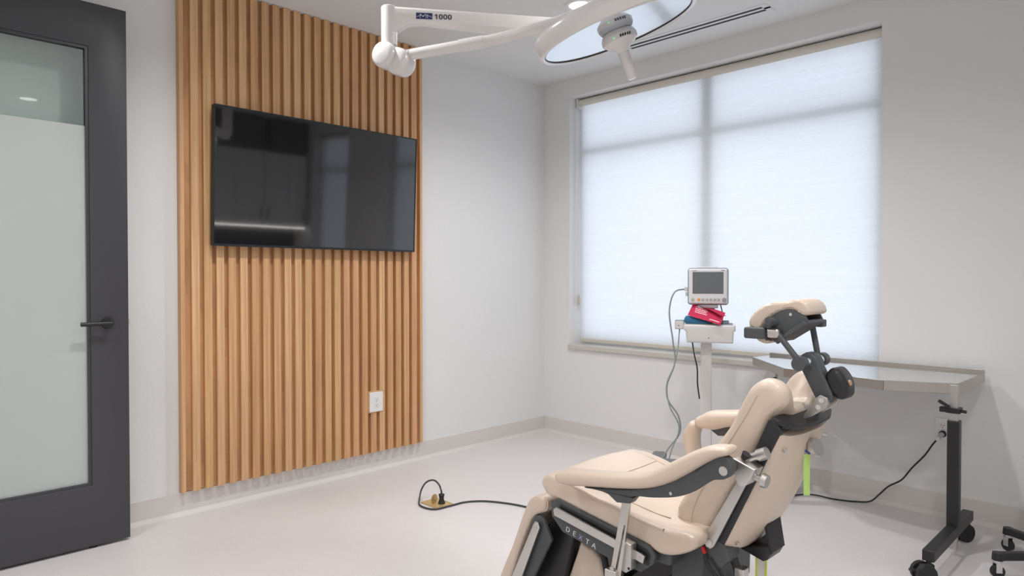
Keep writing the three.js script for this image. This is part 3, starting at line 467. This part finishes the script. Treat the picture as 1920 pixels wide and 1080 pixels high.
  const hingeM = mat(0.5, 0.47, 0.44, 0.45, { metalness: 1 }), hp = obj('headrest_hinge', ext(hpS, 0.034, 0.046, 0.002), hingeM, o); obj('headrest_hinge', ext(hpS, -0.046, -0.034, 0.002), hingeM, o);
  for (const [x, y] of [[0.494, 0.882], [0.486, 0.862]]) obj('screw', cyl(V(x, y, 0.045), V(x, y, 0.05), 0.007, 0.007, 16), M.chrome, hp);
  const post = obj('headrest_post', [ext([[0.424, 0.965], [0.42, 0.978], [0.421, 0.992], [0.428, 1.002], [0.44, 1.009], [0.454, 1.008], [0.466, 1.0], [0.474, 0.987], [0.477, 0.972], [0.51, 0.905], [0.514, 0.892], [0.511, 0.88], [0.5, 0.868], [0.484, 0.868], [0.47, 0.876]], -0.023, 0.023, 0.005, { crease: 0.7, seg: 3 })], M.char, o);
  obj('cross_shaft', cyl(V(0.447, 0.982, -0.07), V(0.447, 0.982, 0.07), 0.0165), M.chrome, post);
  for (const q of [1, -1]) obj('shaft_cap', cyl(V(0.447, 0.982, q * 0.062), V(0.447, 0.982, q * 0.092), 0.0195, 0.0195, 28), M.char, post);
  const act = obj('release_housing', ext([[0.49, 0.945], [0.505, 0.968], [0.52, 0.97], [0.545, 0.94], [0.548, 0.895], [0.535, 0.884], [0.512, 0.893], [0.496, 0.92]], -0.055, 0.02, 0.014, { seg: 5, crease: 1.2, smooth: 50 }), M.black, o);
  obj('release_button', cyl(V(0.544, 0.93, -0.01), V(0.551, 0.931, -0.01), 0.008, 0.008, 14), mat(0.6, 0.35, 0.2, 0.4), act);
  obj('headrest_rod', cyl(V(0.447, 0.985, 0.078), V(0.382, 1.063, 0.078), 0.0085, 0.0085, 18), M.char, o);
  obj('headrest_rod', cyl(V(0.447, 0.985, -0.052), V(0.425, 1.085, -0.06), 0.0085, 0.0085, 18), M.char, o);
  obj('headrest_rod_end', [rbox(0.352, 0.39, 1.05, 1.076, 0.07, 0.09, 0.008)], M.satin, o);
  obj('grip', rbox(0.29, 0.352, 1.045, 1.078, 0.068, 0.1, 0.006).rotateZ(0), M.char, o);
  const cradle = obj('headrest_cradle', [ext([[0.335, 1.092], [0.37, 1.122], [0.405, 1.134], [0.428, 1.131], [0.456, 1.114], [0.462, 1.1], [0.372, 1.035], [0.345, 1.05]], 0.055, 0.066, 0.002), ext([[0.335, 1.092], [0.37, 1.122], [0.405, 1.134], [0.428, 1.131], [0.456, 1.114], [0.462, 1.1], [0.372, 1.035], [0.345, 1.05]], -0.05, -0.04, 0.002), bar(V(0.372, 1.04, 0.008), V(0.462, 1.1, 0.008), 0.115, 0.012, V(0, 1, 0))], M.char, o);
  obj('cradle_rail', bar(V(0.375, 1.037, 0.07), V(0.46, 1.098, 0.07), 0.012, 0.014), M.char, cradle);
  obj('cradle_bracket', rbox(0.4, 0.46, 1.078, 1.1, -0.08, -0.048, 0.004), M.char, cradle);
  for (const [x, y] of [[0.415, 1.118], [0.44, 1.129]]) obj('screw', cyl(V(x, y, 0.065), V(x, y, 0.0685), 0.0045, 0.0045, 12), M.chrome, cradle);
  obj('cradle_knob', [cyl(V(0.368, 1.093, 0.064), V(0.362, 1.098, 0.095), 0.013, 0.011), cyl(V(0.352, 1.082, 0.082), V(0.366, 1.098, 0.086), 0.01, 0.012)], M.char, cradle);
  obj('headrest_pad', ext([[0.29, 1.088], [0.3, 1.112], [0.325, 1.135], [0.355, 1.15], [0.4, 1.154], [0.428, 1.162], [0.45, 1.158], [0.464, 1.145], [0.47, 1.124], [0.452, 1.116], [0.425, 1.13], [0.4, 1.13], [0.372, 1.118], [0.34, 1.09], [0.325, 1.05], [0.355, 1.04], [0.345, 1.03], [0.315, 1.04]], -0.058, 0.07, 0.010, { smooth: 90, seg: 5, crease: 1.2, steps: 4 }), M.vinyl, o);
}

// ---------------------------------------------------------------- patient monitor on its rolling stand (turned towards the room)
const cartTurn = 0.5, CX = 1.643, CZ = 0.378;
{
  const o = thing('monitor_stand', 'white rolling stand with basket under the patient monitor', 'rolling stand', [CX, 0, CZ], cartTurn);
  obj('column', rbox(-0.031, 0.031, 0.1, 0.86, -0.022, 0.03, 0.006), M.enamel, o);
  obj('neck', [rbox(-0.028, 0.047, 1.0, 1.05, -0.02, 0.03, 0.008), rbox(-0.02, 0.04, 0.85, 1.02, -0.03, -0.005, 0.006), rbox(-0.05, 0.065, 1.043, 1.062, -0.03, 0.04, 0.005)], mat(0.42, 0.43, 0.46, 0.4), o);
  const bs = obj('basket', ext([[-0.11, 0.845], [0.148, 0.845], [0.152, 0.912], [0.162, 0.918], [0.16, 0.95], [-0.125, 0.95], [-0.127, 0.918], [-0.116, 0.912]], -0.07, 0.1, 0.012, { seg: 4 }), M.enamel, o);
  obj('tray_mat', rbox(-0.11, 0.146, 0.948, 0.954, -0.06, 0.085, 0.003), mat(0.2, 0.24, 0.27, 0.5), bs);
  obj('warning_mark', ext([[-0.004, 0], [0.004, 0], [0, 0.008]], 0.0995, 0.1006, 0).translate(0.014, 0.872, 0), M.black, bs);
  const base = obj('base', [rbox(-0.3, 0.26, 0.075, 0.125, -0.06, 0.06, 0.02, 3), rbox(-0.33, -0.24, 0.075, 0.115, -0.26, 0.24, 0.018, 3), rbox(0.19, 0.28, 0.075, 0.115, -0.1, 0.2, 0.018, 3)], mat(0.17, 0.19, 0.2, 0.45), o);
  for (const [x, z] of [[-0.285, -0.23], [-0.285, 0.2], [0.235, -0.08], [0.235, 0.16]]) obj('caster', [cyl(V(x - 0.018, 0.035, z), V(x + 0.018, 0.035, z), 0.035, 0.035, 20), cyl(V(x, 0.03, z), V(x, 0.08, z), 0.012)], M.rubber, base);

  const m = thing('patient_monitor', 'small grey patient monitor with dark screen on the stand', 'monitor', [CX, 1.062, CZ], cartTurn);
  obj('housing', rbox(-0.107, 0.123, 0, 0.217, -0.07, 0.045, 0.018, 4), mat(0.3, 0.335, 0.37, 0.4), m);
  const face = obj('front_panel', rbox(-0.1005, 0.1165, 0.0065, 0.2105, 0.03, 0.05, 0.012, 4), mat(0.74, 0.73, 0.735, 0.4), m);
  obj('screen', rbox(-0.079, 0.094, 0.066, 0.193, 0.048, 0.0515, 0.002), mat(0.14, 0.15, 0.16, 0.12), m);
  for (let i = 0; i < 7; i++) {
    const x = [-0.078, -0.043, -0.02, 0.002, 0.024, 0.046, 0.067][i];
    obj('button', rbox(x - 0.008, x + 0.008, 0.024, 0.039, 0.048, 0.053, 0.002), [mat(0.45, 0.5, 0.4, 0.5), mat(0.85, 0.32, 0.06, 0.5), mat(0.42, 0.42, 0.43, 0.5)][i === 0 ? 0 : i === 1 ? 1 : 2], face);
  }
  obj('dial', cyl(V(0.098, 0.032, 0.048), V(0.098, 0.032, 0.062), 0.0125, 0.011, 24), mat(0.3, 0.3, 0.34, 0.4), face);
  obj('print_mark', [rbox(-0.083, -0.055, 0.199, 0.202, 0.0495, 0.0504, 0.0003), rbox(0.082, 0.1, 0.199, 0.203, 0.0495, 0.0504, 0.0003)], mat(0.2, 0.2, 0.25, 0.5), face);
  obj('handle_top', rbox(-0.05, 0.06, 0.214, 0.224, -0.05, 0.0, 0.004), mat(0.74, 0.73, 0.735, 0.4), m);
  obj('cable_socket', [rbox(-0.128, -0.106, 0.08, 0.105, -0.02, 0.02, 0.004), rbox(-0.12, -0.106, 0.05, 0.075, -0.015, 0.015, 0.003)], mat(0.6, 0.65, 0.66, 0.4), m);

  const rot = (x, y, z) => [CX + x * Math.cos(cartTurn) + z * Math.sin(cartTurn), y, CZ - x * Math.sin(cartTurn) + z * Math.cos(cartTurn)];
  const s = thing('sensor_module', 'small white sensor module clipped to the stand basket', 'module', rot(-0.152, 0.918, 0.03), cartTurn);
  obj('case', rbox(-0.028, 0.028, 0, 0.05, -0.03, 0.03, 0.008, 3), M.enamel, s); obj('lid', rbox(-0.026, 0.026, 0.047, 0.054, -0.028, 0.028, 0.003), mat(0.3, 0.36, 0.4, 0.5), s);
  obj('clip', rbox(0.024, 0.042, 0.005, 0.03, -0.012, 0.012, 0.002), mat(0.2, 0.22, 0.24, 0.5), s);
  obj('warning_mark', ext([[-0.004, 0], [0.004, 0], [0, 0.008]], 0.0295, 0.0306, 0).translate(-0.004, 0.02, 0), M.black, s);

  const cuffPrint = canvasTexture(512, 256, (c, w, h) => {
    c.fillStyle = '#c2264f'; c.fillRect(0, 0, w, h); c.fillStyle = '#f3d9df'; c.fillRect(395, 175, 24, 0);
    for (let r = 0; r < 4; r++) { let x = 60 + r * 6; while (x < 240 + r * 8) { const l = 10 + ((x * 7 + r * 13) % 22); c.fillRect(x, 44 + r * 32, l, 16); x += l + 7; } }
    c.fillRect(330, 205, 150, 14);
  });
  const cuff = thing('pressure_cuff', 'crimson folded pressure cuff with white print lying on the basket', 'cuff', rot(0.0, 0.954, 0.03), cartTurn);
  const sheet = new THREE.PlaneGeometry(0.19, 0.1, 10, 6), sp = sheet.attributes.position;
  for (let i = 0; i < sp.count; i++) sp.setZ(i, 0.006 * Math.sin(sp.getX(i) * 22) + 0.004);
  sheet.computeVertexNormals();
  const crimson = new THREE.MeshPhysicalMaterial({ map: cuffPrint, roughness: 0.75 });
  const flap = (g) => g.rotateX(-0.78).rotateZ(-0.33).rotateY(-0.1).translate(0.0, 0.055, 0.035);
  obj('front_flap', flap(sheet), crimson, cuff);
  obj('back_flap', flap(sheet.clone().translate(0, 0, -0.05)), mat(0.5, 0.02, 0.07, 0.8), cuff);
  obj('blue_lining', ext([[-0.115, 0.0], [-0.125, 0.02], [-0.115, 0.042], [-0.05, 0.03], [0.01, 0.012], [0.02, 0.0]], -0.03, 0.05, 0.008, { smooth: 40, seg: 3, crease: 1 }), mat(0.03, 0.16, 0.3, 0.7), cuff);
  const coil = solo('coiled_lead', 'thin grey lead coiled on the stand basket', 'cable', (() => { const p = []; for (let i = 0; i <= 60; i++) { const a = i / 60 * Math.PI * 8; p.push(rot(0.1 + 0.024 * Math.cos(a), 0.957 + 0.012 * (i / 60), 0.02 + 0.03 * Math.sin(a))); } return tube(p, 0.0028, 200, 6); })(), mat(0.3, 0.36, 0.4, 0.5));

  solo('monitor_cable', 'grey cable hanging in a wide loop from the monitor side', 'cable', tube([rot(-0.12, 1.155, 0), [1.529, 1.135, 0.545], [1.512, 1.037, 0.57], [1.53, 0.85, 0.56], [1.54, 0.727, 0.555], [1.508, 0.602, 0.588], [1.514, 0.51, 0.585], [1.558, 0.416, 0.544], [1.566, 0.323, 0.539], [1.513, 0.215, 0.594], [1.48, 0.127, 0.62]], 0.0046, 120, 8), M.cable);
  solo('sensor_cable', 'thin green cable hanging from the sensor module', 'cable', tube([rot(-0.152, 0.92, 0.035), [1.55, 0.789, 0.544], [1.54, 0.7, 0.566], [1.5, 0.587, 0.575], [1.527, 0.478, 0.59], [1.57, 0.354, 0.555], [1.539, 0.215, 0.59], [1.52, 0.127, 0.6]], 0.0038, 100, 8), mat(0.26, 0.31, 0.3, 0.5));
  solo('hanging_lead', 'short black lead dangling below the stand basket', 'cable', tube([rot(-0.08, 0.852, 0.05), [1.64, 0.779, 0.51], [1.656, 0.702, 0.505], [1.659, 0.61, 0.505], [1.669, 0.525, 0.5]], 0.0042, 60, 8), M.rubber);
  solo('monitor_lead', 'dark green lead running from the monitor into the basket', 'cable', tube([rot(0.078, 1.066, -0.02), rot(0.088, 1.02, 0.0), rot(0.09, 0.98, 0.01), rot(0.082, 0.958, 0.02)], 0.0035, 40, 8), M.cableGreen);
}

// ---------------------------------------------------------------- steel instrument table
{
  const o = thing('instrument_table', 'wheeled stainless steel instrument table under the window', 'table', [2.4, 0, 0.4]), X = 2.4, Z = 0.4;
  const poly = [[2.94, 0.53], [2.68, 0.655], [2.19, 0.57], [1.85, 0.21], [1.875, 0.045], [2.95, 0.045]].map(([x, z]) => [x - X, z - Z]);
  const flat = (p, y0, y1, b = 0) => ext(p.map(([x, z]) => [x, -z]), y0, y1, b).rotateX(-Math.PI / 2);
  const topM = mat(0.66, 0.66, 0.65, 0.07, { metalness: 1 }), rimM = mat(0.46, 0.43, 0.405, 0.32, { metalness: 1 });
  const tt = obj('table_top', flat(poly, 0.7525, 0.7565), topM, o);
  poly.forEach((a, i) => { const b = poly[(i + 1) % poly.length]; const back = i === poly.length - 2, y = back ? 0.7475 : 0.7345; obj('rim', bar(V(a[0], y, a[1]), V(b[0], y, b[1]), 0.006, back ? 0.05 : 0.046, V(0, 1, 0), 0.002), rimM, tt); });
  for (const [px, pz] of [[2.93, 0.53], [2.06, 0.4]]) {
    const x = px - X, z = pz - Z, right = px > 2.5;
    obj('inner_post', rbox(x - 0.016, x + 0.016, 0.03, 0.752, z - 0.016, z + 0.016, 0.002), M.satin, o);
    obj('outer_post', rbox(x - 0.023, x + 0.023, 0.12, 0.595, z - 0.023, z + 0.023, 0.003), M.black, o);
    const c = obj('height_clamp', [rbox(x - 0.028, x + 0.026, 0.628, 0.652, z - 0.028, z + 0.028, 0.003), rbox(x - 0.052, x - 0.02, 0.63, 0.652, z + 0.0, z + 0.03, 0.003)], M.black, o);
    obj('clamp_lever', bar(V(x - 0.01, 0.655, z + 0.035), right ? V(x - 0.05, 0.682, z + 0.05) : V(x + 0.035, 0.685, z + 0.06), 0.016, 0.014), M.rubber, c);
    obj('clamp_screw', cyl(V(x + 0.02, 0.64, z), V(x + 0.045, 0.636, z), 0.007, 0.007, 12), M.rubber, c);
    const z0 = right ? 0.255 : 0.12, z1 = right ? 0.93 : 0.7;
    obj('foot_beam', rbox(x - 0.022, x + 0.022, 0.088, 0.132, z0 - Z, z1 - Z, 0.003), M.black, o);
    for (const [cz, t] of [[z0 + 0.035, -0.45], [z1 - 0.01, -0.785]]) {
      const wh = (g) => g.rotateY(t).translate(x, 0, cz - Z), q = right && cz > 0.6 ? -0.012 : 0.0;
      const ca = obj('caster', wh(merge([cyl(V(0.01, 0.041, 0.02), V(0.03, 0.041, 0.02), 0.041, 0.039, 32), cyl(V(-0.03, 0.041, 0.02), V(-0.01, 0.041, 0.02), 0.039, 0.041, 32), cyl(V(-0.031, 0.041, 0.02), V(0.031, 0.041, 0.02), 0.009)])), M.rubber, o);
      obj('caster_fork', wh(merge([cyl(V(0, 0.06, 0), V(0, 0.09, 0), 0.01), rbox(-0.011, 0.011, 0.03, 0.076, -0.02, 0.036, 0.006)])), M.black, ca);
      obj('brake_pedal', wh(rbox(-0.012, 0.012, 0.045, 0.056, 0.05, 0.075, 0.003)), M.black, ca);
    }
  }
}

// ---------------------------------------------------------------- wall outlet behind the table, plug and cord
outlet('white double wall outlet low on the wall behind the steel table', [2.768, 0.445, 0.0], 0, 0.072, 0.117);
{
  const p = thing('power_plug', 'grey and black angled plug in the white wall outlet', 'plug', [2.768, 0.425, 0.009]);
  obj('collar', cyl(V(0.002, -0.001, 0.0), V(0.0, -0.002, 0.012), 0.017, 0.016, 24), M.rubber, p);
  obj('body', [cyl(V(0, -0.002, 0.012), V(-0.006, -0.014, 0.045), 0.012, 0.009, 20)], mat(0.5, 0.5, 0.5, 0.4), p);
  obj('strain_relief', cyl(V(-0.006, -0.014, 0.045), V(-0.016, -0.028, 0.06), 0.0065, 0.0045, 12), M.plastic, p);
  solo('mains_cable', 'thin black cord running from the wall outlet down to the floor', 'cord', tube([[2.754, 0.398, 0.067], [2.735, 0.37, 0.06], [2.7, 0.31, 0.05], [2.64, 0.23, 0.05], [2.592, 0.158, 0.05], [2.53, 0.11, 0.05], [2.49, 0.062, 0.055], [2.45, 0.018, 0.075], [2.38, 0.006, 0.1], [2.28, 0.006, 0.14], [2.18, 0.012, 0.165], [2.08, 0.006, 0.25], [1.95, 0.006, 0.4], [1.86, 0.006, 0.46]], 0.0042, 120, 8), M.rubber);
}

// ---------------------------------------------------------------- five-star stool at the right edge
{
  const o = thing('rolling_stool', 'black five-legged rolling stool beside the steel table', 'stool', [3.355, 0, 0.468]);
  obj('hub', cyl(V(0, 0.07, 0), V(0, 0.13, 0), 0.05, 0.035, 24), M.black, o);
  obj('gas_lift', [cyl(V(0, 0.12, 0), V(0, 0.3, 0), 0.026), cyl(V(0, 0.3, 0), V(0, 0.46, 0), 0.014)], M.black, o);
  obj('seat', [cyl(V(0, 0.46, 0), V(0, 0.475, 0), 0.16, 0.17, 40), cyl(V(0, 0.475, 0), V(0, 0.53, 0), 0.185, 0.175, 40)], M.black, o);
  for (let i = 0; i < 5; i++) {
    const a = 2.45 + i * Math.PI * 2 / 5, c = Math.cos(a), s = Math.sin(a), tip = V(c * 0.312, 0.088, s * 0.312);
    const l = obj('leg', [bar(V(c * 0.03, 0.1, s * 0.03), tip, 0.042, 0.032, V(0, 1, 0), 0.012), cyl(V(tip.x, 0.073, tip.z), V(tip.x, 0.103, tip.z), 0.021, 0.019, 20)], M.black, o);
    const ca = obj('caster', [cyl(V(tip.x - s * 0.009, 0.0255, tip.z + c * 0.009), V(tip.x + s * 0.009, 0.0255, tip.z - c * 0.009), 0.0255, 0.0255, 24)], M.rubber, l);
    obj('caster_fork', [cyl(V(tip.x, 0.06, tip.z), V(tip.x, 0.075, tip.z), 0.015), bar(V(tip.x - s * 0.013, 0.022, tip.z + c * 0.013), V(tip.x - s * 0.013, 0.066, tip.z + c * 0.013), 0.024, 0.003, V(s, 0, -c)), bar(V(tip.x + s * 0.013, 0.022, tip.z - c * 0.013), V(tip.x + s * 0.013, 0.066, tip.z - c * 0.013), 0.024, 0.003, V(s, 0, -c))], M.chrome, ca);
  }
}

// ---------------------------------------------------------------- cabinets on the right wall, seen mirrored in the television
{
  const cab = mat(0.78, 0.78, 0.77, 0.45), dark = mat(0.02, 0.02, 0.022, 0.5);
  const edges = [0.03, 0.25, 0.55, 0.87, 1.2, 1.5];
  for (let i = 0; i < 5; i++) {
    const z0 = edges[i], z1 = edges[i + 1], zc = (z0 + z1) / 2;
    const words = ['next to the narrow window', 'second from the narrow window', 'third from the narrow window', 'fourth from the narrow window', 'farthest from the narrow window'][i];
    const o = thing('wall_cabinet', 'white wall cabinet with black pull, ' + words, 'cabinet', [4.4, 1.5, zc], 0, 'wall cabinets');
    obj('body', box(-0.33, 0, 0, 0.84, z0 - zc, z1 - zc), cab, o);
    const d = obj('door', rbox(-0.352, -0.332, 0.002, 0.838, z0 - zc + 0.003, z1 - zc - 0.003, 0.002), cab, o);
    const hz = (i % 2 ? z1 - zc - 0.04 : z0 - zc + 0.04);
    obj('pull', cyl(V(-0.37, 0.08, hz), V(-0.37, 0.21, hz), 0.006), M.black, d);
  }
  for (const [z0, z1, w] of [[0.03, 0.48, 'by the narrow window'], [0.56, 1.5, 'over the far wall cabinets']]) solo('dark_panel', 'black filler panel above the wall cabinets, ' + w, 'panel', box(4.08, 4.4, 2.345, H, z0, z1), dark);
  solo('light_strip', 'thin lit strip under the wall cabinets', 'lamp', box(4.07, 4.082, 1.485, 1.499, 0.03, 1.5), mat(0.9, 0.9, 0.9, 0.5, { emissive: new THREE.Color().setRGB(1, 0.95, 0.88), emissiveIntensity: 9 }));
  const l = new THREE.RectAreaLight(LAMP, 9, 1.45, 0.012); l.position.set(4.076, 1.484, 0.765); l.rotation.set(-Math.PI / 2, 0, Math.PI / 2); l.name = 'light_strip_light'; scene.add(l);
  solo('backsplash', 'black backsplash under the wall cabinets', 'panel', box(4.379, 4.399, 0.921, 1.498, 0.012, 1.5), dark);
  const b = thing('base_cabinet', 'white base cabinet below the black backsplash', 'cabinet', [4.4, 0, 0.77]);
  obj('body', box(-0.58, -0.002, 0.1, 0.88, -0.755, 0.73), cab, b); obj('plinth', box(-0.52, -0.002, 0, 0.1, -0.755, 0.73), dark, b);
  for (let i = 0; i < 4; i++) { const d = obj('door', rbox(-0.602, -0.582, 0.11, 0.87, -0.75 + i * 0.37 + 0.003, -0.75 + (i + 1) * 0.37 - 0.003, 0.002), cab, b); obj('pull', cyl(V(-0.62, 0.65, -0.75 + i * 0.37 + (i % 2 ? 0.05 : 0.32)), V(-0.62, 0.8, -0.75 + i * 0.37 + (i % 2 ? 0.05 : 0.32)), 0.006), M.black, d); }
  solo('worktop', 'black worktop on the base cabinet', 'worktop', rbox(3.78, 4.38, 0.88, 0.92, 0.012, 1.5, 0.004), dark);
}

renderer.render(scene, camera);
